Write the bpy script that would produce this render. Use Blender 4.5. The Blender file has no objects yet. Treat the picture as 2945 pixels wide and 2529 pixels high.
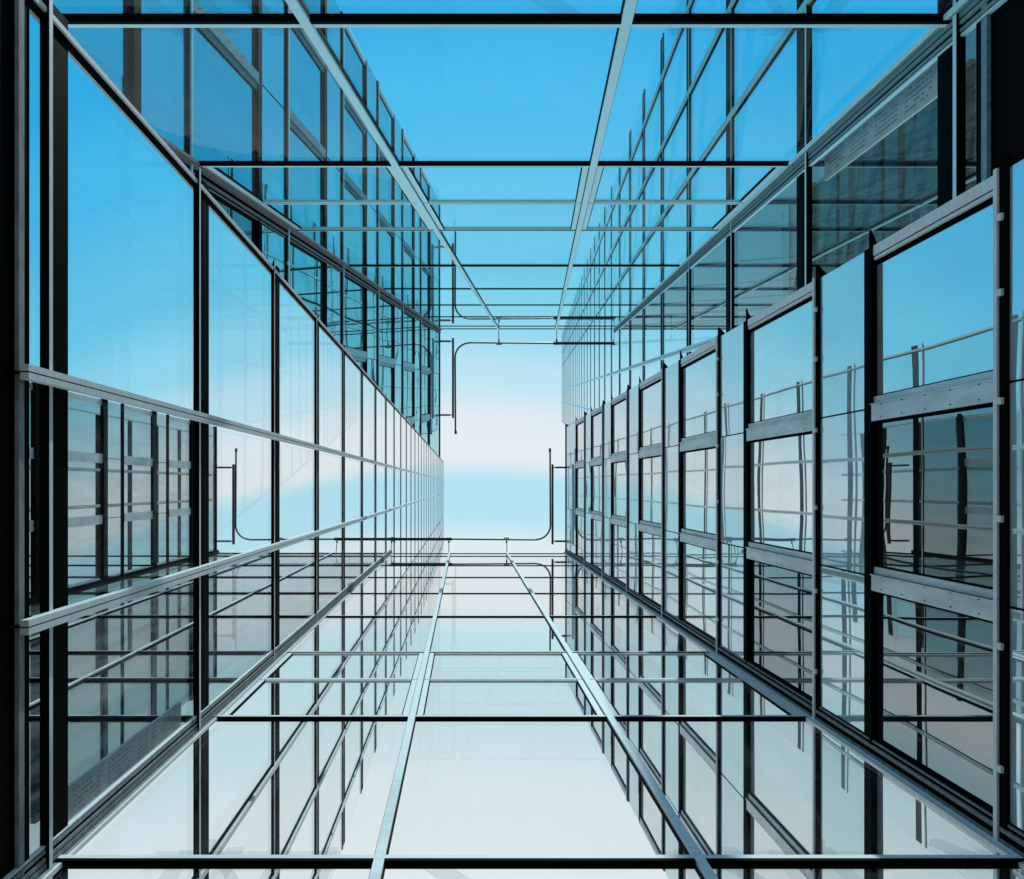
import bpy, bmesh, math, random
from mathutils import Vector
random.seed(7)
sc = bpy.context.scene
COL = sc.collection
R = math.radians

# ------------------------------------------------------------------ places
RL, RB, RR = 4.20, 3.84, 5.74          # distances from the viewer to left, cross and right glass walls
F = 1850.0
EYE = 1.6                               # eye height
ROOF = 36.6
YE = 1.13 * RL                          # free edge of left wall
YR = 0.585 * RR                         # free edge of right wall
YEB, YRB = -2 * RB - YE, -2 * RB - YR   # far ends behind the cross wall, standing in for its reflections
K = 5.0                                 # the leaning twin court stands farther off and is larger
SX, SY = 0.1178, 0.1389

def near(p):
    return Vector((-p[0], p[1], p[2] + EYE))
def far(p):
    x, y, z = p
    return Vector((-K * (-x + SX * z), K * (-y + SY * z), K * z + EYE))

# ------------------------------------------------------------------ materials
def mat(name):
    m = bpy.data.materials.new(name); m.use_nodes = True
    nt = m.node_tree; nt.nodes.clear()
    out = nt.nodes.new('ShaderNodeOutputMaterial')
    return m, nt, out
def N(nt, t, **kw):
    n = nt.nodes.new(t)
    for k, v in kw.items():
        if hasattr(n, k): setattr(n, k, v)
        else: n.inputs[k.replace('_', ' ')].default_value = v
    return n

def metal(name, c1, c2, rough=0.4, metallic=0.0, scale=3.0, streak=(1, 1, 8), spec=0.5):
    m, nt, out = mat(name)
    tc = nt.nodes.new('ShaderNodeTexCoord')
    mp = nt.nodes.new('ShaderNodeMapping'); mp.inputs['Scale'].default_value = streak
    no = nt.nodes.new('ShaderNodeTexNoise'); no.inputs['Scale'].default_value = scale; no.inputs['Detail'].default_value = 8; no.inputs['Roughness'].default_value = .65
    rp = nt.nodes.new('ShaderNodeValToRGB')
    rp.color_ramp.elements[0].position = .36; rp.color_ramp.elements[0].color = (*c1, 1)
    rp.color_ramp.elements[1].position = .62; rp.color_ramp.elements[1].color = (*c2, 1)
    p = nt.nodes.new('ShaderNodeBsdfPrincipled')
    p.inputs['Metallic'].default_value = metallic
    p.inputs['Specular IOR Level'].default_value = spec
    mr = nt.nodes.new('ShaderNodeMapRange'); mr.inputs['To Min'].default_value = rough * .8; mr.inputs['To Max'].default_value = rough * 1.25
    L = nt.links.new
    L(tc.outputs['Object'], mp.inputs['Vector']); L(mp.outputs[0], no.inputs['Vector'])
    L(no.outputs['Fac'], rp.inputs[0]); L(rp.outputs[0], p.inputs['Base Color'])
    L(no.outputs['Fac'], mr.inputs['Value']); L(mr.outputs[0], p.inputs['Roughness'])
    L(p.outputs[0], out.inputs[0])
    return m

def clear_glass(name, tint, ior=1.45, wob=0.0, gain=1.0, grime=0.015):
    """thin pane: tinted transparency plus a fresnel mirror and a trace of dust"""
    m, nt, out = mat(name); L = nt.links.new
    tc = nt.nodes.new('ShaderNodeTexCoord')
    no = nt.nodes.new('ShaderNodeTexNoise'); no.inputs['Scale'].default_value = .35; no.inputs['Detail'].default_value = 3
    L(tc.outputs['Object'], no.inputs['Vector'])
    tr = nt.nodes.new('ShaderNodeBsdfTransparent')
    mx0 = N(nt, 'ShaderNodeMix', data_type='RGBA')
    mx0.inputs[6].default_value = (*[c * .93 for c in tint], 1); mx0.inputs[7].default_value = (*tint, 1)
    oi = nt.nodes.new('ShaderNodeObjectInfo')
    av = N(nt, 'ShaderNodeMath', operation='MULTIPLY_ADD', use_clamp=True); L(oi.outputs['Random'], av.inputs[0]); av.inputs[1].default_value = .9
    hv = N(nt, 'ShaderNodeMath', operation='MULTIPLY_ADD'); L(no.outputs['Fac'], hv.inputs[0]); hv.inputs[1].default_value = .9; hv.inputs[2].default_value = -.35
    L(hv.outputs[0], av.inputs[2]); L(av.outputs[0], mx0.inputs[0]); L(mx0.outputs[2], tr.inputs[0])
    gl = nt.nodes.new('ShaderNodeBsdfGlossy'); gl.inputs['Roughness'].default_value = 0.0
    gl.inputs['Color'].default_value = (.95, .97, .97, 1)
    if wob:
        n2 = nt.nodes.new('ShaderNodeTexNoise'); n2.inputs['Scale'].default_value = .9; n2.inputs['Detail'].default_value = 1
        L(tc.outputs['Object'], n2.inputs['Vector'])
        bp = nt.nodes.new('ShaderNodeBump'); bp.inputs['Strength'].default_value = 1; bp.inputs['Distance'].default_value = wob
        L(n2.outputs['Fac'], bp.inputs['Height']); L(bp.outputs[0], gl.inputs['Normal'])
    # Schlick's curve on the absolute viewing angle: a thin pane mirrors alike from both sides
    r0 = ((ior - 1) / (ior + 1)) ** 2 * 2
    fr = nt.nodes.new('ShaderNodeLayerWeight'); fr.inputs['Blend'].default_value = .5
    pw = N(nt, 'ShaderNodeMath', operation='POWER'); pw.inputs[1].default_value = 5; L(fr.outputs['Facing'], pw.inputs[0])
    ml = N(nt, 'ShaderNodeMath', operation='MULTIPLY_ADD'); ml.inputs[1].default_value = (1 - r0) * gain; ml.inputs[2].default_value = r0 * gain; ml.use_clamp = True
    L(pw.outputs[0], ml.inputs[0])
    mx = nt.nodes.new('ShaderNodeMixShader')
    L(ml.outputs[0], mx.inputs[0]); L(tr.outputs[0], mx.inputs[1]); L(gl.outputs[0], mx.inputs[2])
    df = nt.nodes.new('ShaderNodeBsdfDiffuse'); df.inputs[0].default_value = (.6, .64, .65, 1)
    mx2 = nt.nodes.new('ShaderNodeMixShader')
    mp = nt.nodes.new('ShaderNodeMapping'); mp.inputs['Scale'].default_value = (1, 1, .25); L(tc.outputs['Object'], mp.inputs['Vector'])
    n4 = nt.nodes.new('ShaderNodeTexNoise'); n4.inputs['Scale'].default_value = 1.3; n4.inputs['Detail'].default_value = 8; n4.inputs['Roughness'].default_value = .7
    L(mp.outputs[0], n4.inputs['Vector'])
    m4 = nt.nodes.new('ShaderNodeMapRange'); m4.inputs['From Min'].default_value = .4; m4.inputs['From Max'].default_value = .75
    m4.inputs['To Min'].default_value = grime * .4; m4.inputs['To Max'].default_value = grime * 3.5
    L(n4.outputs['Fac'], m4.inputs['Value']); L(m4.outputs[0], mx2.inputs[0])
    L(mx.outputs[0], mx2.inputs[1]); L(df.outputs[0], mx2.inputs[2])
    L(mx2.outputs[0], out.inputs[0])
    return m

def mirror_glass(name, tint, body, fac=.85, wob=.004, wscale=.8):
    """coated facade glass: a strong tinted reflection over a dull opaque body"""
    m, nt, out = mat(name); L = nt.links.new
    tc = nt.nodes.new('ShaderNodeTexCoord')
    n2 = nt.nodes.new('ShaderNodeTexNoise'); n2.inputs['Scale'].default_value = wscale; n2.inputs['Detail'].default_value = 1.5
    L(tc.outputs['Object'], n2.inputs['Vector'])
    bp = nt.nodes.new('ShaderNodeBump'); bp.inputs['Strength'].default_value = 1; bp.inputs['Distance'].default_value = wob
    L(n2.outputs['Fac'], bp.inputs['Height'])
    gl = nt.nodes.new('ShaderNodeBsdfGlossy'); gl.inputs['Roughness'].default_value = 0.0
    gl.inputs['Color'].default_value = (*tint, 1)
    L(bp.outputs[0], gl.inputs['Normal'])
    df = nt.nodes.new('ShaderNodeBsdfDiffuse'); df.inputs[0].default_value = (*body, 1)
    mx = nt.nodes.new('ShaderNodeMixShader')
    mp = nt.nodes.new('ShaderNodeMapping'); mp.inputs['Scale'].default_value = (.5, .5, .15) if wscale > .3 else (.1, .1, .03)
    L(tc.outputs['Object'], mp.inputs['Vector'])
    n3 = nt.nodes.new('ShaderNodeTexNoise'); n3.inputs['Scale'].default_value = 3; n3.inputs['Detail'].default_value = 7; n3.inputs['Roughness'].default_value = .6
    L(mp.outputs[0], n3.inputs['Vector'])
    mr = nt.nodes.new('ShaderNodeMapRange'); mr.inputs['From Min'].default_value = .3; mr.inputs['From Max'].default_value = .7
    mr.inputs['To Min'].default_value = fac - .07; mr.inputs['To Max'].default_value = fac + .04
    L(n3.outputs['Fac'], mr.inputs['Value'])
    oi = nt.nodes.new('ShaderNodeObjectInfo')
    rv = N(nt, 'ShaderNodeMath', operation='MULTIPLY_ADD'); L(oi.outputs['Random'], rv.inputs[0]); rv.inputs[1].default_value = -.08; L(mr.outputs[0], rv.inputs[2])
    L(rv.outputs[0], mx.inputs[0])
    L(df.outputs[0], mx.inputs[1]); L(gl.outputs[0], mx.inputs[2]); L(mx.outputs[0], out.inputs[0])
    return m

def matset(blue):
    M = {}
    t = 'blue ' if blue else ''
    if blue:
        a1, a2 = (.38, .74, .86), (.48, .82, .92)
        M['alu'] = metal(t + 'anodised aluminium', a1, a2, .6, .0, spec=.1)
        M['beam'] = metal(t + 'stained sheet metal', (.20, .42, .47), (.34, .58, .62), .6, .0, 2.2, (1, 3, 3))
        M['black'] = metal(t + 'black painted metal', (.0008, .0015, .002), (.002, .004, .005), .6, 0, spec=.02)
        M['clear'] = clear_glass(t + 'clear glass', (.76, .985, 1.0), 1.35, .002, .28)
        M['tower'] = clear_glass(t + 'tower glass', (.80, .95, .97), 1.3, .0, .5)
        M['reflected'] = clear_glass(t + 'reflection glass', (.48, .60, .58), 1.2, 0, .3, .05)
        M['deep'] = clear_glass(t + 'dark reflection glass', (.38, .55, .60), 1.2, 0, .3, .02)
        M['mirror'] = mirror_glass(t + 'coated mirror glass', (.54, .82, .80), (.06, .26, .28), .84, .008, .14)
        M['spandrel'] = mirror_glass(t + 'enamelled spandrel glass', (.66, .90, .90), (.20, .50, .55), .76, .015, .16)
    else:
        M['alu'] = metal('anodised aluminium', (.76, .775, .775), (.87, .88, .88), .5, .0, spec=.3)
        M['beam'] = metal('stained sheet metal', (.58, .59, .585), (.80, .81, .805), .45, .25, 1.6, (1, 2.2, .8))
        M['black'] = metal('black painted metal', (.0010, .0010, .0012), (.003, .003, .0035), .6, 0, spec=.02)
        M['clear'] = clear_glass('clear glass', (.975, .99, .995), 1.4, .0008, .5)
        M['tower'] = clear_glass('tower glass', (.97, .985, .99), 1.3, .0, .55)
        M['reflected'] = clear_glass('reflection glass', (.72, .755, .75), 1.2, 0, .3, .05)  # tinted panes of the modelled reflections behind the left wall
        M['deep'] = clear_glass('dark reflection glass', (.66, .70, .70), 1.2, 0, .3, .04)
        M['mirror'] = mirror_glass('coated mirror glass', (.95, .985, .97), (.66, .70, .685), .74, .0012, .6)
        M['spandrel'] = mirror_glass('enamelled spandrel glass', (.90, .98, .98), (.66, .80, .83), .58, .0012, .6)
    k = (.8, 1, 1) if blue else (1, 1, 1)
    M['dark_reflection'] = mirror_glass(t + 'mirror glass with painted dark reflection', tuple(a * b for a, b in zip((.46, .49, .485), k)), (.035, .04, .04), .80, .008 if blue else .0012, .16 if blue else .8)  # darker copy of the mirror glass, a dark reflection put into its colour
    M['veil'] = clear_glass(t + 'thin grey film', (.93, .945, .95), 1.1, 0, .1, .0)
    M['grey'] = metal(t + 'grey weathered metal', (.10, .11, .115), (.22, .23, .235), .5)
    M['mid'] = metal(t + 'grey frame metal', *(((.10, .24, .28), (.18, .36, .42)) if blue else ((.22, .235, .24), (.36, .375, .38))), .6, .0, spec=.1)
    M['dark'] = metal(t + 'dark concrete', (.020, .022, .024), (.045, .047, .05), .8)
    M['pipe'] = metal(t + 'rust brown painted steel', (.05, .022, .016), (.09, .045, .035), .5)
    M['steel'] = metal(t + 'dark steel rail', (.02, .02, .018), (.05, .048, .04), .5)
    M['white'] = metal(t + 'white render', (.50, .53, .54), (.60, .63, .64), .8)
    return M

# ------------------------------------------------------------------ mesh helper
class MB:
    def __init__(s): s.v = []; s.f = []; s.m = []; s.smooth = False
    def hexa(s, pts, mi=0, mf=None):
        """pts: 8 points, bottom ring then top ring; mf: {face index: material index}"""
        b = len(s.v); s.v += [Vector(p) for p in pts]
        fs = [(0, 3, 2, 1), (4, 5, 6, 7), (0, 1, 5, 4), (1, 2, 6, 5), (2, 3, 7, 6), (3, 0, 4, 7)]
        for i, f in enumerate(fs):
            s.f.append(tuple(b + k for k in f)); s.m.append((mf or {}).get(i, mi))
    def wbox(s, W, s0, s1, o0, o1, z0, z1, mi=0, mf=None):
        # ring: (s0,o0) (s1,o0) (s1,o1) (s0,o1); face 4 is the front (o1)
        s.hexa([W(s0, o0, z0), W(s1, o0, z0), W(s1, o1, z0), W(s0, o1, z0),
                W(s0, o0, z1), W(s1, o0, z1), W(s1, o1, z1), W(s0, o1, z1)], mi, mf)
    def finbox(s, W, s0, s1, o0, o1, z0, z1, tip0=0, tip1=0, mi=0, mf=None):
        # like wbox, but the free end s1 runs out to a point at its outer edge
        s.hexa([W(s0 - 0, o0, z0), W(s1, o0, z0), W(s1 + tip1, o1, z0), W(s0 - tip0, o1, z0),
                W(s0, o0, z1), W(s1, o0, z1), W(s1 + tip1, o1, z1), W(s0 - tip0, o1, z1)], mi, mf)
    def grid(s, W, s0, s1, o, z0, z1, n=6, bulge=0.0, tilt=(0, 0), mi=0):
        b = len(s.v)
        for j in range(n + 1):
            for i in range(n + 1):
                u, v = i / n, j / n
                d = bulge * (16 * u * (1 - u) * v * (1 - v)) + tilt[0] * (u - .5) + tilt[1] * (v - .5)
                s.v.append(Vector(W(s0 + (s1 - s0) * u, o + d, z0 + (z1 - z0) * v)))
        for j in range(n):
            for i in range(n):
                a = b + j * (n + 1) + i
                s.f.append((a, a + 1, a + n + 2, a + n + 1)); s.m.append(mi)
        s.smooth = True
    def tube(s, pts, r, n=8, mi=0):
        b = len(s.v); P = [Vector(p) for p in pts]
        for i, p in enumerate(P):
            d = (P[min(i + 1, len(P) - 1)] - P[max(i - 1, 0)]).normalized()
            up = Vector((0, 0, 1)) if abs(d.z) < .9 else Vector((1, 0, 0))
            a = d.cross(up).normalized(); c = d.cross(a)
            for k in range(n):
                t = 2 * math.pi * k / n
                s.v.append(p + a * math.cos(t) * r + c * math.sin(t) * r)
        for i in range(len(P) - 1):
            for k in range(n):
                q = b + i * n
                s.f.append((q + k, q + (k + 1) % n, q + n + (k + 1) % n, q + n + k)); s.m.append(mi)
        s.f.append(tuple(b + k for k in range(n))[::-1]); s.m.append(mi)
        e = b + (len(P) - 1) * n
        s.f.append(tuple(e + k for k in range(n))); s.m.append(mi)
    def build(s, name, mats, parent, T, clip=None, label=None, kind=None):
        if not s.v: return None
        org = parent.location if parent else Vector((0, 0, 0))
        top = parent
        while top is not None and top.parent is not None:
            top = top.parent; org = org + top.location
        me = bpy.data.meshes.new(name)
        bm = bmesh.new()
        vs = [bm.verts.new(T(p) - org) for p in s.v]
        for f, m in zip(s.f, s.m):
            try: fc = bm.faces.new([vs[i] for i in f])
            except ValueError: continue
            fc.material_index = m; fc.smooth = s.smooth
        if clip:
            co, no = clip
            bmesh.ops.bisect_plane(bm, geom=bm.verts[:] + bm.edges[:] + bm.faces[:], plane_co=co - org, plane_no=no, clear_outer=True)
        bmesh.ops.recalc_face_normals(bm, faces=bm.faces[:])
        if not bm.faces: bm.free(); return None
        bm.to_mesh(me); bm.free()
        for m in mats: me.materials.append(m)
        o = bpy.data.objects.new(name, me); COL.objects.link(o)
        if parent: o.parent = parent
        if label: o['label'] = label
        if kind: o['kind'] = kind
        return o

def thing(name, label, cat, loc, group=None):
    o = bpy.data.objects.new(name, None); COL.objects.link(o)
    o.location = loc; o['label'] = label; o['category'] = cat
    o.empty_display_size = .5
    if group: o['group'] = group
    return o

# walls in (along, outward, height)
W_left = lambda s, o, z: (-RL + o, s, z)
W_right = lambda s, o, z: (RR - o, s, z)
W_cross = lambda s, o, z: (s, -RB + o, z)
W_right_m = lambda s, o, z: (-2 * RL - RR + o, s, z)      # right facade mirrored behind the left wall as a modelled reflection
flip = lambda y: -2 * RB - y

# ------------------------------------------------------------------ left tower
def build_left(T, M, label, clip):
    root = thing('glass_tower', label, 'building', T((-RL, -1, 0 if T is near else 5)) if T is far else T((-RL, -1, -EYE)))
    mats = [M['black'], M['alu']]
    nlev = 31
    lev = [6.50] + [6.22 + 4.0 * n for n in range(1, nlev)]
    # base
    b = MB(); b.wbox(W_left, YEB, YE, -.5, 0, -EYE if T is near else 3, 6.0); b.build('base_wall', [M['black']], root, T, clip)
    b = MB(); b.wbox(W_left, YEB, YE + .1, -.05, .04, 6.0, 6.075); b.build('base_trim', [M['mid']], root, T, clip)
    b = MB(); b.wbox(W_left, YEB, YE + .1, -.05, .03, 6.077, 6.16); b.build('base_gasket', [M['black']], root, T, clip)
    for i, z in enumerate(lev):
        b = MB()
        d = .13 if i == 0 else .25
        dep = .085 if i < 2 else .06 if i < 4 else .036 if i < 8 else .02
        o1 = .03 if i < 3 else .012 if i < 8 else .004
        b.finbox(W_left, YEB, YE + .03, -.01, dep, z - d, z - d + .055, tip1=.16, mf={4: 1} if i < 9 else None)
        b.finbox(W_left, YEB, YE + .02, -.01, o1, z, z + .26, tip1=.12)
        b.build('transom', mats, root, T, clip)
    top = lev[-1] + .26
    ms = [1.05, -1.30] + [-6.13, -8.5, -10.9]
    for s in ms:
        b = MB()
        if s < -RB:
            b.wbox(W_left, s - .05, s + .05, -.02, .09, 6.17, top)
            b.wbox(W_left, s + .052, s + .075, -.02, .035, 6.17, top, 1)
            b.build('mullion', [M['alu'], M['black']], root, T, clip)
            continue
        b.wbox(W_left, s - .068, s - .007, .12, .2, 5.9, top)
        b.wbox(W_left, s + .007, s + .068, .12, .2, 5.9, top)
        b.wbox(W_left, s - .006, s + .006, -.02, .19, 5.9, top, 1)
        b.wbox(W_left, s - .05, s - .007, .042, .119, 6.17, top)
        b.wbox(W_left, s + .007, s + .05, .042, .119, 6.17, top)
        b.build('mullion', [M['alu'], M['black']], root, T, clip)
    b = MB()
    b.wbox(W_left, YE - .055, YE, -.12, .06, 6.17, top)
    b.wbox(W_left, YE - .085, YE - .057, -.05, .03, 6.17, top, 1)
    b.build('edge_trim', [M['alu'], M['black']], root, T, clip)
    # panes
    bays = [(YE - .09, 1.12), (.98, -1.23), (-1.37, -RB)] + [(-RB, -6.06), (-6.2, -8.43), (-8.57, -10.83), (-10.97, YEB)]
    rest = MB()
    zs = [5.99 + .17] + [z for z in lev]
    for i in range(len(zs) - 1):
        z0 = zs[i] + (.26 if i else 0); z1 = zs[i + 1] - (.13 if i == 0 else .25)
        for j, (a, c) in enumerate(bays):
            big = (j < 3 and i < 20) or (j >= 3 and i < 9)
            t = (random.uniform(-.004, .004), random.uniform(-.004, .004))
            if big:
                p = MB(); p.grid(W_left, c, a, -.01, z0, z1, 4, random.uniform(.001, .003), t)
                p.build('pane', [M['tower']], root, T, clip)
            else:
                rest.grid(W_left, c, a, -.01, z0, z1, 1, 0, t)
    rest.build('pane', [M['tower']], root, T, clip, kind='stuff')
    return root

# ------------------------------------------------------------------ right facade
def right_levels():
    lines = [6.80] + [10.39 + 4.04 * n for n in range(6)]
    jambs = [9.10] + [13.09 + 4.02 * n for n in range(6)]
    return lines, jambs
BE = [(.887, 1.247), (-1.48, -1.13)]; JO = [1.09, -1.27]

def build_right(T, M, label, clip):
    root = thing('stepped_facade', label, 'building', T((RR, -1, 5)) if T is far else T((RR, -1, -EYE)))
    W = W_right
    lines, jambs = right_levels()
    A, Bk = M['alu'], M['black']
    prev = 3.2
    ends = [(YR, -RB), (-RB, YRB)]
    b = MB(); b.wbox(W, YRB, YR, -.6, -.1, -EYE if T is near else 2.0, 3.2); b.build('base_wall', [M['dark']], root, T, clip)
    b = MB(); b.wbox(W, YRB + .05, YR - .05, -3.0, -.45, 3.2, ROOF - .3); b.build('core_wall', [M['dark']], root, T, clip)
    def pane(name, m, s0, s1, o, z0, z1, bul, tl):
        p = MB(); p.grid(W, s0, s1, o, z0, z1, 8, random.uniform(-bul, bul), (random.uniform(-tl, tl), random.uniform(-tl, tl)))
        return p.build(name, [m], root, T, clip)
    allj = [None] + jambs
    for n in range(len(lines)):
        L0, J0 = lines[n], jambs[n]
        # spandrel under this line
        z0 = 4.2 if n == 0 else jambs[n - 1] + (.105 if n < 4 else .085)
        z1 = L0 - .05
        cuts = [YR, JO[0], JO[1], -RB, flip(JO[1]), flip(JO[0]), YRB]
        for a, c in zip(cuts[:-1], cuts[1:]):
            pane('spandrel_panel', M['spandrel'], c + .012, a - .012, .02, z0, z1, .002, .004)
        for s in (JO[0], JO[1], flip(JO[1]), flip(JO[0])):
            b = MB(); b.wbox(W, s - .011, s + .011, -.02, .026, z0, z1)
            b.build('joint', [Bk], root, T, clip)
        # line: black seam then light profile
        b = MB()
        b.finbox(W, YRB, YR + .03, -.1, .05, L0 - .048, L0 + .05, tip1=.16)
        b.wbox(W, YRB, YR + .03, -.1, .075, L0 + .052, L0 + .10, 1)
        if n < 3:
            for s in (2.85, 2.05, .9, -.35, -1.7, -3.0):
                b.wbox(W, s - .035, s + .035, .04, .085, L0 - .01, L0 + .05, 1)
        b.build('profile', [Bk, A], root, T, clip)
        # jamb band above the window
        b = MB()
        dp = (.055, .045, .04, .035, .03, .025, .025)[n]
        b.finbox(W, YRB, YR + .03, -.035, dp, J0 - .10, J0 - .05, tip1=.2)
        b.wbox(W, YRB, YR, -.035, .03 if n < 3 else .015, J0 - .048, J0 + (.10 if n < 3 else .08))
        b.build('head_band', [Bk, A], root, T, clip)
        # windows
        wz0, wz1 = L0 + .102, J0 - .102
        for s_hi, s_lo in ((YR - .25, BE[0][1]), (BE[0][0], BE[1][1]), (BE[1][0], -RB + .1),
                           (-RB - .1, flip(BE[1][0])), (flip(BE[1][1]), flip(BE[0][0])), (flip(BE[0][1]), YRB + .25)):
            f = MB()
            g = .022
            for (a, c) in ((s_lo, s_lo + g), (s_hi - g, s_hi)):
                f.wbox(W, a, c, -.05, -.015, wz0, wz1)
            f.wbox(W, s_lo + g, s_hi - g, -.05, -.015, wz0, wz0 + g)
            fo = f.build('window', [Bk], root, T, clip)
            p = MB(); p.grid(W, s_lo + g, s_hi - g, -.03, wz0 + g, wz1, 8, random.uniform(-.0025, .0025), (random.uniform(-.005, .005), random.uniform(-.005, .005)))
            low = s_hi > -RB and ((n == 0 and s_hi < 1.2) or (n == 1 and s_hi < -1))
            if fo: p.build('pane', [M['dark_reflection'] if low else M['mirror']], fo, T, clip)
        for (a, c) in (BE[0], BE[1], (flip(BE[1][1]), flip(BE[1][0])), (flip(BE[0][1]), flip(BE[0][0]))):
            q = MB()
            q.wbox(W, a + .02, c - .10, -.1, .055, wz0, wz1)
            q.wbox(W, c - .098, c, -.1, .02, wz0, wz1)
            q.wbox(W, c - .115, c - .10, -.1, .075, wz0, wz1)
            q.wbox(W, a, a + .018, -.1, .02, wz0, wz1, 1)
            for k in range(5):
                zz = wz0 + (k + .5) * (wz1 - wz0) / 5
                q.wbox(W, c - .13, c - .117, .055, .062, zz - .008, zz + .008, 1)
                q.wbox(W, a + .06, a + .073, .055, .062, zz - .008, zz + .008, 1)
            q.build('rail_beam', [M['mid'] if (T is far and a < -RB) else M['beam'], Bk], root, T, clip)  # beams behind the far cross wall painted darker to imitate reflected ones
        for sgn, e in ((1, YR), (-1, YRB)):
            q = MB()
            def sb(a, c, *r):
                lo, hi = sorted((e - sgn * a, e - sgn * c)); q.wbox(W, lo, hi, *r)
            sb(0, .14, -.12, .03, wz0, wz1, 1)
            sb(.142, .158, -.1, .005, wz0, wz1, 0)
            sb(.16, .20, -.1, .02, wz0, wz1, 1)
            sb(.202, .248, -.1, -.02, wz0, wz1, 0)
            q.build('edge_frame', [Bk, A], root, T, clip)
        for sgn in (1, -1):
            q = MB()
            def sb(a, c, *r):
                lo, hi = sorted((-RB + sgn * a, -RB + sgn * c)); q.wbox(W, lo, hi, *r)
            sb(.0, .05, -.1, -.0, wz0, wz1, 0)
            sb(.052, .08, -.1, -.01, wz0, wz1, 1)
            sb(.082, .1, -.1, -.03, wz0, wz1, 0)
            q.build('sill_frame', [Bk, A], root, T, clip)
    z0 = jambs[-1] + .09
    cuts = [YR, JO[0], JO[1], -RB, flip(JO[1]), flip(JO[0]), YRB]
    for a, c in zip(cuts[:-1], cuts[1:]):
        pane('spandrel_panel', M['spandrel'], c + .012, a - .012, .02, z0, ROOF - .35, .002, .004)
    b = MB(); b.finbox(W, YRB, YR + .03, -.4, .05, ROOF - .348, ROOF - .1, tip1=.1); b.build('roof_edge', [Bk], root, T, clip)
    # strip between facade and core, closes the free edge
    b = MB(); b.wbox(W, YR - .04, YR - .01, -3.0, -.14, 3.2, ROOF - .3); b.build('end_wall', [M['alu']], root, T, clip)
    return root

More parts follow.
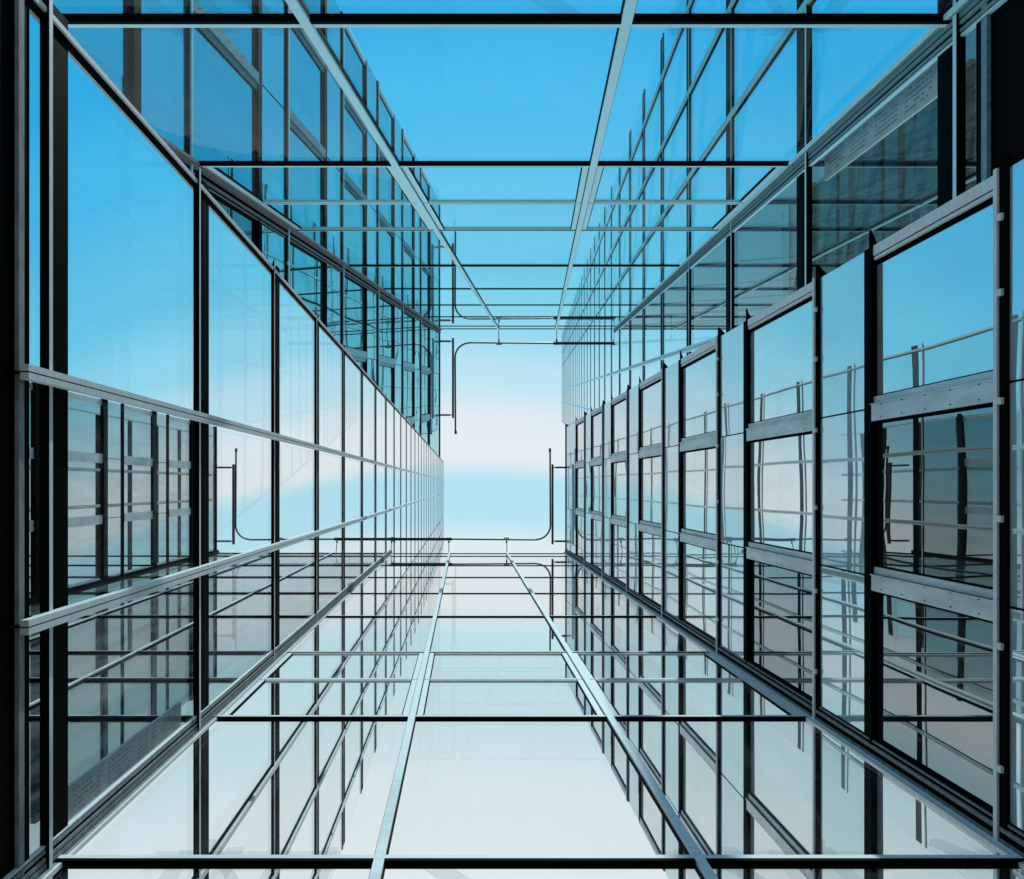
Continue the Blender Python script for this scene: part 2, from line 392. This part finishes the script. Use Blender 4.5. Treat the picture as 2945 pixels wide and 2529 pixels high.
# ------------------------------------------------------------------ cross wall
CZ = [6.55, 10.60, 14.76, 18.85, 22.95, 27.0, 31.0, 35.1]
CM = [-.868, 2.38]
def build_cross(T, M, label, clip):
    root = thing('glass_link', label, 'building', T((0, -RB, 5)) if T is far else T((0, -RB, -EYE)))
    W = W_cross
    A, Bk = M['alu'], M['black']
    x0, x1 = -RL + .01, RR - .02
    b = MB(); b.wbox(W, x0, x1, -.3, -.02, -EYE if T is near else 3, 2.6); b.build('base_wall', [M['dark']], root, T, clip)
    for z in CZ + [ROOF - .08]:
        b = MB()
        dd = .062 if z < 8 else .05 if z < 12 else .04 if z < 20 else .028
        b.wbox(W, x0, x1, -.02, dd, z - .07, z - .02)
        b.wbox(W, x0, x1, -.02, dd - .006, z - .018, z + (.05 if z < 20 else .02), 1 if z < 20 else 0)
        b.build('transom', [Bk, A], root, T, clip)
    for s in CM:
        b = MB()
        b.wbox(W, s - .054, s + .054, -.03, .070, 2.6, ROOF - .04)
        b.wbox(W, s + .058, s + .068, -.02, .03, 2.6, ROOF - .04, 1)
        b.wbox(W, s - .068, s - .058, -.02, .03, 2.6, ROOF - .04, 1)
        b.build('mullion', [A, Bk], root, T, clip)
    # corner posts
    for sg, xs in ((1, -RL), (-1, RR)):
        b = MB()
        if sg == -1:
            def cb(a, c, o0, o1, mi=0): b.wbox(W, xs - c, xs - a, o0, o1, 2.6, ROOF + .02, mi)
            g3 = 2 if T is far else 0
            cb(.13, .16, 0, .05, g3); cb(.06, .128, 0, .02, 1); cb(.062, .12, .022, .06, g3); cb(.0, .058, 0, .10, 2); cb(0, .05, .102, .17, 1)
            cb(.0, .06, .172, .22, 2); cb(0, .03, .222, .26, 1); cb(0, .045, .262, .285, 2); cb(0, .02, .287, .31, 1)
            b.build('corner_post', [A, Bk, M['grey']], root, T, clip)
            continue
        def cb(a, c, o0, o1, mi=0):
            lo, hi = sorted((xs + sg * a, xs + sg * c)); b.wbox(W, lo, hi, o0, o1, 2.6, ROOF + .02, mi)
        cb(.115, .145, 0, .05); cb(.06, .113, 0, .02, 1); cb(.075, .112, .022, .05, 2)
        cb(.0, .058, 0, .10, 2); cb(0, .05, .102, .118, 1); cb(0, .055, .12, .16, 2)
        cb(0, .03, .162, .20, 1); cb(0, .05, .202, .235, 2); cb(.0, .03, .237, .252, 1); cb(0, .045, .254, .275)
        b.build('corner_post', [A, Bk, M['mid']], root, T, clip)
    bays = [(x0 + .16, CM[0] - .07), (CM[0] + .07, CM[1] - .07), (CM[1] + .07, x1 - .16)]
    zs = [2.6] + CZ + [ROOF - .08]
    for i in range(len(zs) - 1):
        z0, z1 = zs[i] + .052, zs[i + 1] - .072
        if i == 2:
            zm = 12.69
            for (a, c) in bays:
                for (q0, q1) in ((z0, zm - .03), (zm + .03, z1)):
                    f = MB()
                    g, h = .10, .024
                    f.wbox(W, a, a + g, -.02, .03, q0, q1); f.wbox(W, c - g, c, -.02, .03, q0, q1)
                    f.wbox(W, a + g, a + g + .018, -.02, .022, q0, q1, 1); f.wbox(W, c - g - .018, c - g, -.02, .022, q0, q1, 1)
                    f.wbox(W, a + g + .018, c - g - .018, -.02, .03, q0, q0 + .04)
                    f.wbox(W, a + g + .018, c - g - .018, -.02, .022, q0 + .042, q0 + .07, 1)
                    f.wbox(W, a + g + .018, c - g - .018, -.02, .03, q1 - .05, q1 - .01)
                    fo = f.build('window', [A, Bk], root, T, clip)
                    p = MB(); p.grid(W, a + g + .019, c - g - .019, -.01, q0 + .07, q1 - .05, 6, random.uniform(-.002, .002), (random.uniform(-.004, .004), random.uniform(-.004, .004)))
                    if fo: p.build('pane', [M['clear']], fo, T, clip)
            b = MB(); b.wbox(W, x0 + .16, x1 - .16, -.02, .02, zm - .028, zm - .002, 1); b.wbox(W, x0 + .16, x1 - .16, -.02, .03, zm, zm + .026)
            b.build('transom', [A, Bk], root, T, clip)
            continue
        for (a, c) in bays:
            p = MB(); p.grid(W, a, c, -.01, z0, z1, 6, random.uniform(-.002, .002), (random.uniform(-.004, .004), random.uniform(-.004, .004)))
            p.build('pane', [M['clear']], root, T, clip)
    # added tinted panels imitating dark reflections in the lowest storey
    for a, c in ((x0 + .02, -1.25), (2.05, x1 - .02)):
        p = MB(); p.wbox(W, a, c, -.5, -.46, 2.6, 6.47); p.build('reflection_panel', [M['veil']], root, T, clip)
    # pale screens glimpsed behind the glass
    v = MB(); o = -.9
    def vb(a, c, za, zb, k=0): v.wbox(W, a, c, o - .03 * k - .02, o - .03 * k, za, zb)
    for (a, c) in ((-RL + .2, -1.6), (2.5, RR - .4)):
        vb(a, c, 6.62, 6.86); vb(a, c, 7.25, 7.45); vb(a, c, 7.95, 8.35)
        x = a + .25
        k = 1
        while x < c - .2:
            vb(x, x + .22, 6.6, 8.5, 1 + k % 2); x += .62; k += 1
    v.build('inner_screen', [M['veil']], root, T, clip)
    v = MB()
    for (xa, xb, za, zb, w) in ((-.7, 1.2, 8.6, 6.75, .26), (3.0, 4.7, 9.0, 6.7, .14), (4.9, 3.4, 9.0, 6.7, .14), (-3.6, -2.0, 9.0, 6.7, .12)):
        v.hexa([W(xa, -1.2, za), W(xa + w, -1.2, za), W(xa + w, -1.1, za), W(xa, -1.1, za), W(xb, -1.2, zb), W(xb + w, -1.2, zb), W(xb + w, -1.1, zb), W(xb, -1.1, zb)])
    v.build('inner_brace', [M['veil']], root, T, clip)
    return root

# ------------------------------------------------------------------ reflections in the left wall, modelled as mirrored framing behind it
def build_reflected(T, M, root, clip):
    W = W_right_m; lines, jambs = right_levels()
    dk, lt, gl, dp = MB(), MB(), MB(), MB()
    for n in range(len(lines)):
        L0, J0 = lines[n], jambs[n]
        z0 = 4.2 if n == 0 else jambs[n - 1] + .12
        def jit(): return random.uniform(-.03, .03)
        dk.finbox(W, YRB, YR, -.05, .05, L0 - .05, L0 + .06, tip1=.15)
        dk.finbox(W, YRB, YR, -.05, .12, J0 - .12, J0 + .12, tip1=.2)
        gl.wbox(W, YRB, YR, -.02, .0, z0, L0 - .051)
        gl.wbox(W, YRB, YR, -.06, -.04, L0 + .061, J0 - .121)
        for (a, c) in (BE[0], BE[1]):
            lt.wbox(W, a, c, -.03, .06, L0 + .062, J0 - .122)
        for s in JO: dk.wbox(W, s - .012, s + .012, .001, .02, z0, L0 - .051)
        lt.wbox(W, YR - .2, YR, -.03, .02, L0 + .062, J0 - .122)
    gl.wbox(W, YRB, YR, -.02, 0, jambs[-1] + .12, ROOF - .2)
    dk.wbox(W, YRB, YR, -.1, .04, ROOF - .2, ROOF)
    # cross wall carried on behind the left wall to imitate its reflection
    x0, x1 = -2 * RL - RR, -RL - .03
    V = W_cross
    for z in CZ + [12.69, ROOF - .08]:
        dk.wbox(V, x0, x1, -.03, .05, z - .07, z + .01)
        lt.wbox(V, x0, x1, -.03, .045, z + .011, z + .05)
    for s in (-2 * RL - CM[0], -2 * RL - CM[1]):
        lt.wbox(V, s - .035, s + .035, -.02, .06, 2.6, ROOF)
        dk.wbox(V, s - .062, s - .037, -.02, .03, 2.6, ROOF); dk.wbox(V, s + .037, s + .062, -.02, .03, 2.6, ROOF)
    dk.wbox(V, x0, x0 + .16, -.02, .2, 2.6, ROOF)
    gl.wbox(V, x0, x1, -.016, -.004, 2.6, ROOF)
    # added bars for the twice-reflected floor bands of the tower
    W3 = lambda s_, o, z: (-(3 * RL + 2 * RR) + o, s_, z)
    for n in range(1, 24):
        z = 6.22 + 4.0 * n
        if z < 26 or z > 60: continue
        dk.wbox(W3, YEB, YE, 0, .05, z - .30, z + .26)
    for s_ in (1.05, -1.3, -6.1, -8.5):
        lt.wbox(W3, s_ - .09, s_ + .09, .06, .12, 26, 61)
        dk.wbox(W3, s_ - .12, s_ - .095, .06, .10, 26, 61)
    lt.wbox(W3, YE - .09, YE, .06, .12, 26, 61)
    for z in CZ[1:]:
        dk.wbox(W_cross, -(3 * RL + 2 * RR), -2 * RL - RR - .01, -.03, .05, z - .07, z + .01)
    dk.build('reflected_frame', [M['black']], root, T, clip)
    lt.build('reflected_rail', [M['beam']], root, T, clip)
    gl.build('reflected_glass', [M['reflected']], root, T, clip)
    # modelled reflection of a pale wall with small windows, low by the corner
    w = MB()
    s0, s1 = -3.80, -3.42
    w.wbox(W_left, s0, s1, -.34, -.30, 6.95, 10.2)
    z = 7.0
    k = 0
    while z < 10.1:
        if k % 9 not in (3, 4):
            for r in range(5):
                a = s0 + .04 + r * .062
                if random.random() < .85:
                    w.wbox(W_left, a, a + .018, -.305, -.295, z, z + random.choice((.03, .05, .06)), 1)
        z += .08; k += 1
    w.build('reflected_strip', [M['white'], M['mid']], root, T, clip)

# ------------------------------------------------------------------ roof rails
def build_rails(T, M, labels, W=lambda x, y, z: (x, y, z), ghost=None, clip=None):  # with a ghost parent: mirrored copy added as the rails' reflection in the glass
    z = 37.6; q = z / F
    X = lambda px: (px - 1337) * q
    Y = lambda py: (1398 - py) * q
    def px(a, b, dz=0): return W(X(a), Y(b), z + dz)
    base = T(W(X(1450), Y(1551), z))
    def grp(i):
        if ghost: return ghost
        return thing('roof_rail' if i == 0 else 'rail_bracket', labels[i], 'rail' if i == 0 else 'bracket', base if i == 0 else T(W(X(1589), Y(1450), z)))
    g0 = grp(0)
    n = 'reflected_pipe' if ghost else 'pipe'
    pts = [px(1298, 1551)] + [px(1540, 1553)]
    cx, cy, r = 1542, 1511, 41
    for i in range(1, 13):
        a = math.pi / 2 * i / 12
        pts.append(px(cx + r * math.sin(a), cy + r * math.cos(a)))
    pts.append(px(1582, 1294))
    b = MB(); b.tube(pts, .05, 8); b.tube([px(1581.5, 1300), px(1581.5, 1290)], .075, 8)
    b.build(n, [M['pipe']], g0, T, clip)
    b = MB()
    b.wbox(lambda s, o, zz: W(s, o, zz), X(1126), X(1300), Y(1549.2), Y(1547.2), z - .05, z + .06)
    b.wbox(lambda s, o, zz: W(s, o, zz), X(1126), X(1300), Y(1555), Y(1552.9), z - .05, z + .06)
    b.wbox(lambda s, o, zz: W(s, o, zz), X(1130.2), X(1299.5), Y(1552.8), Y(1549.2), z - .01, z + .05)
    for k in range(14):
        a = 1130 + k * 3.2
        b.wbox(lambda s, o, zz: W(s, o, zz), X(a), X(a + 1.6), Y(1553.4), Y(1548.6), z - .03, z + .04)
    b.wbox(lambda s, o, zz: W(s, o, zz), X(1125), X(1130), Y(1557), Y(1545), z - .06, z + .07)
    b.build('reflected_track' if ghost else 'track', [M['steel']], g0, T, clip)
    for hx in (1126.5, 1291, 1457):
        b = MB()
        b.tube([px(hx, 1555), px(hx, 1588, -.3)], .022, 6)
        b.tube([px(hx, 1556), px(hx, 1562)], .05, 6)
        b.wbox(lambda s, o, zz: W(s, o, zz), X(hx - 8), X(hx + 8), Y(1550), Y(1547), z + .08, z + .12)
        b.build('reflected_hanger' if ghost else 'hanger', [M['steel']], g0, T, clip)
    g1 = grp(1)
    b = MB(); b.wbox(lambda s, o, zz: W(s, o, zz), X(1586.5), X(1591.5), Y(1566), Y(1336), z - .1, z + .1)
    b.build('reflected_bar' if ghost else 'bar', [M['pipe']], g1, T, clip)
    for ay in (1345, 1557):
        b = MB(); b.wbox(lambda s, o, zz: W(s, o, zz), X(1597), X(1640), Y(ay + 2.5), Y(ay - 2.5), z - .08, z + .06)
        b.wbox(lambda s, o, zz: W(s, o, zz), X(1591.6), X(1596.9), Y(ay + 1.2), Y(ay - 1.2), z - .04, z + .04)
        b.build('reflected_arm' if ghost else 'arm', [M['pipe']], g1, T, clip)

# ------------------------------------------------------------------ assemble
MA, MBm = matset(False), matset(True)
tw = build_left(near, MA, 'tall glass tower wall on the left of the court, clear panes between black floor bands', None)
build_right(near, MA, 'stepped mirror glass facade on the right, wide windows crossed by stained grey metal beams', None)
cw = build_cross(near, MA, 'clear glass cross wall at the bottom of the picture, pale sky behind three bays', None)
build_reflected(near, MA, tw, None)
build_rails(near, MA, ['brown bent pipe rail hung over the pale cross wall, curving up beside the right facade',
                       'dark bracket bar with two arms fixed to the top of the right facade'])
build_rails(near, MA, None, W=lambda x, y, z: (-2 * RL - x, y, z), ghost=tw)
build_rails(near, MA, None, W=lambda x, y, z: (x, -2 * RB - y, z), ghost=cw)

# the farther leaning court ends on a vertical plane just behind the tower's free edge
cn = Vector((near((-RL, YE, 0)) - near((0, 0, 0))).to_2d().to_3d()).normalized()
pn = Vector((cn.y, -cn.x, 0))
if pn.dot(Vector((0, -1, 0))) < 0: pn = -pn
CL = (Vector((0, 0, EYE)) + pn * .25, pn)
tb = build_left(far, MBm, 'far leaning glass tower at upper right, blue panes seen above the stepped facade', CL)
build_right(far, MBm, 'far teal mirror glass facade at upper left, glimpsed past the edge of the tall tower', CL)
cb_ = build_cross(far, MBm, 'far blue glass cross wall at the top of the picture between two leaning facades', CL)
build_reflected(far, MBm, tb, CL)
build_rails(far, MBm, ['far bent pipe rail under the blue cross wall, curving down beside the teal facade',
                       'far bracket bar with two arms fixed to the end of the teal facade'], clip=CL)
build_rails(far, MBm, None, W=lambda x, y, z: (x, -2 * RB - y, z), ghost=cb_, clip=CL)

# ground
g = MB(); g.f = [(0, 1, 2, 3)]; g.m = [0]
g.v = [Vector((-400, -400, -EYE)), Vector((400, -400, -EYE)), Vector((400, 400, -EYE)), Vector((-400, 400, -EYE))]
go = g.build('ground', [metal('grey paving', (.34, .34, .335), (.46, .46, .45), .8, 0, 2.0, (1, 1, 1))], None, near)
go['kind'] = 'structure'; go['label'] = 'grey paved ground of the court below the camera'

# ------------------------------------------------------------------ sky and sun
w = bpy.data.worlds.new('World'); sc.world = w; w.use_nodes = True
nt = w.node_tree; nt.nodes.clear(); L = nt.links.new
out = nt.nodes.new('ShaderNodeOutputWorld'); bg = nt.nodes.new('ShaderNodeBackground')
tc = nt.nodes.new('ShaderNodeTexCoord'); sp = nt.nodes.new('ShaderNodeSeparateXYZ')
L(tc.outputs['Generated'], sp.inputs[0])
zc = N(nt, 'ShaderNodeMath', operation='MAXIMUM'); zc.inputs[1].default_value = .25; L(sp.outputs[2], zc.inputs[0])
dv = N(nt, 'ShaderNodeMath', operation='DIVIDE'); L(sp.outputs[1], dv.inputs[0]); L(zc.outputs[0], dv.inputs[1])
no = nt.nodes.new('ShaderNodeTexNoise'); no.inputs['Scale'].default_value = 2.2; no.inputs['Detail'].default_value = 4; no.inputs['Roughness'].default_value = .45
L(tc.outputs['Generated'], no.inputs['Vector'])
na = N(nt, 'ShaderNodeMath', operation='MULTIPLY_ADD'); na.inputs[1].default_value = .028; na.inputs[2].default_value = -.014
L(no.outputs['Fac'], na.inputs[0])
ad = N(nt, 'ShaderNodeMath', operation='ADD'); L(dv.outputs[0], ad.inputs[0]); L(na.outputs[0], ad.inputs[1])
xd = N(nt, 'ShaderNodeMath', operation='DIVIDE'); L(sp.outputs[0], xd.inputs[0]); L(zc.outputs[0], xd.inputs[1])
xa = N(nt, 'ShaderNodeMath', operation='ABSOLUTE'); L(xd.outputs[0], xa.inputs[0])
xm = N(nt, 'ShaderNodeMath', operation='MINIMUM'); L(xa.outputs[0], xm.inputs[0]); xm.inputs[1].default_value = .8
xq = N(nt, 'ShaderNodeMath', operation='MULTIPLY'); L(xm.outputs[0], xq.inputs[0]); L(xm.outputs[0], xq.inputs[1])
xs = N(nt, 'ShaderNodeMath', operation='MULTIPLY_ADD'); L(xq.outputs[0], xs.inputs[0]); xs.inputs[1].default_value = .36; L(ad.outputs[0], xs.inputs[2]); ad = xs
fa = N(nt, 'ShaderNodeMath', operation='MULTIPLY_ADD', use_clamp=True); fa.inputs[1].default_value = 1 / 1.45; fa.inputs[2].default_value = .65 / 1.45
L(ad.outputs[0], fa.inputs[0])
rp = nt.nodes.new('ShaderNodeValToRGB'); cr = rp.color_ramp; cr.interpolation = 'EASE'
def lin(c): return tuple((v / 255 / 12.92 if v / 255 <= .04045 else ((v / 255 + .055) / 1.055) ** 2.4) for v in c)
stops = [(0, (44, 176, 236)), (300, (70, 190, 240)), (700, (104, 204, 240)), (930, (148, 219, 243)), (1080, (192, 231, 245)),
         (1230, (230, 240, 246)), (1310, (232, 241, 246)), (1385, (182, 230, 246)), (1480, (186, 231, 245)), (1570, (226, 239, 245)),
         (1700, (238, 238, 240)), (1860, (202, 232, 239)), (2050, (210, 234, 239)), (2300, (230, 241, 244)), (2529, (236, 244, 247))]
st = sorted([((((1398 - y) / F) + .65) / 1.45, c) for y, c in stops])
while len(cr.elements) < len(st): cr.elements.new(.5)
for e, (p, c) in zip(cr.elements, st):
    e.position = min(1, max(0, p)); e.color = (*lin(c), 1)
L(fa.outputs[0], rp.inputs[0])
sky = nt.nodes.new('ShaderNodeTexSky'); sky.sky_type = 'NISHITA'; sky.sun_disc = False
SUN_EL, SUN_AZ = R(44), R(-12)
sky.sun_elevation = SUN_EL; sky.sun_rotation = SUN_AZ
sm = N(nt, 'ShaderNodeMix', data_type='RGBA', blend_type='MULTIPLY'); sm.inputs[0].default_value = 1
sm.inputs[7].default_value = (.1, .1, .1, 1); L(sky.outputs[0], sm.inputs[6])
mx = N(nt, 'ShaderNodeMix', data_type='RGBA'); mx.inputs[0].default_value = .97
L(sm.outputs[2], mx.inputs[6]); L(rp.outputs[0], mx.inputs[7]); L(mx.outputs[2], bg.inputs[0])
L(bg.outputs[0], out.inputs[0]); bg.inputs[1].default_value = 1.0

sl = bpy.data.lights.new('sun', 'SUN'); sl.energy = 3.0; sl.angle = R(.5); sl.color = (1, .96, .9)
so = bpy.data.objects.new('sun', sl); COL.objects.link(so)
d = Vector((math.sin(SUN_AZ) * math.cos(SUN_EL), math.cos(SUN_AZ) * math.cos(SUN_EL), math.sin(SUN_EL)))
so.rotation_euler = d.to_track_quat('Z', 'Y').to_euler()

# ------------------------------------------------------------------ camera: straight up, rising-front shift
cam = bpy.data.cameras.new('camera'); co = bpy.data.objects.new('camera', cam); COL.objects.link(co)
co.location = (0, 0, EYE); co.rotation_euler = (0, math.pi, 0)
cam.sensor_width = 36; cam.lens = F / 2945 * 36
cam.shift_x = 135.5 / 2945; cam.shift_y = 133.5 / 2945
cam.clip_start = .05; cam.clip_end = 5000
sc.camera = co
sc.view_settings.view_transform = 'Standard'; sc.view_settings.look = 'None'
sc.view_settings.exposure = 0; sc.view_settings.gamma = 1
cy = sc.cycles
cy.max_bounces = 10; cy.transparent_max_bounces = 40; cy.glossy_bounces = 5; cy.diffuse_bounces = 2
cy.caustics_reflective = False
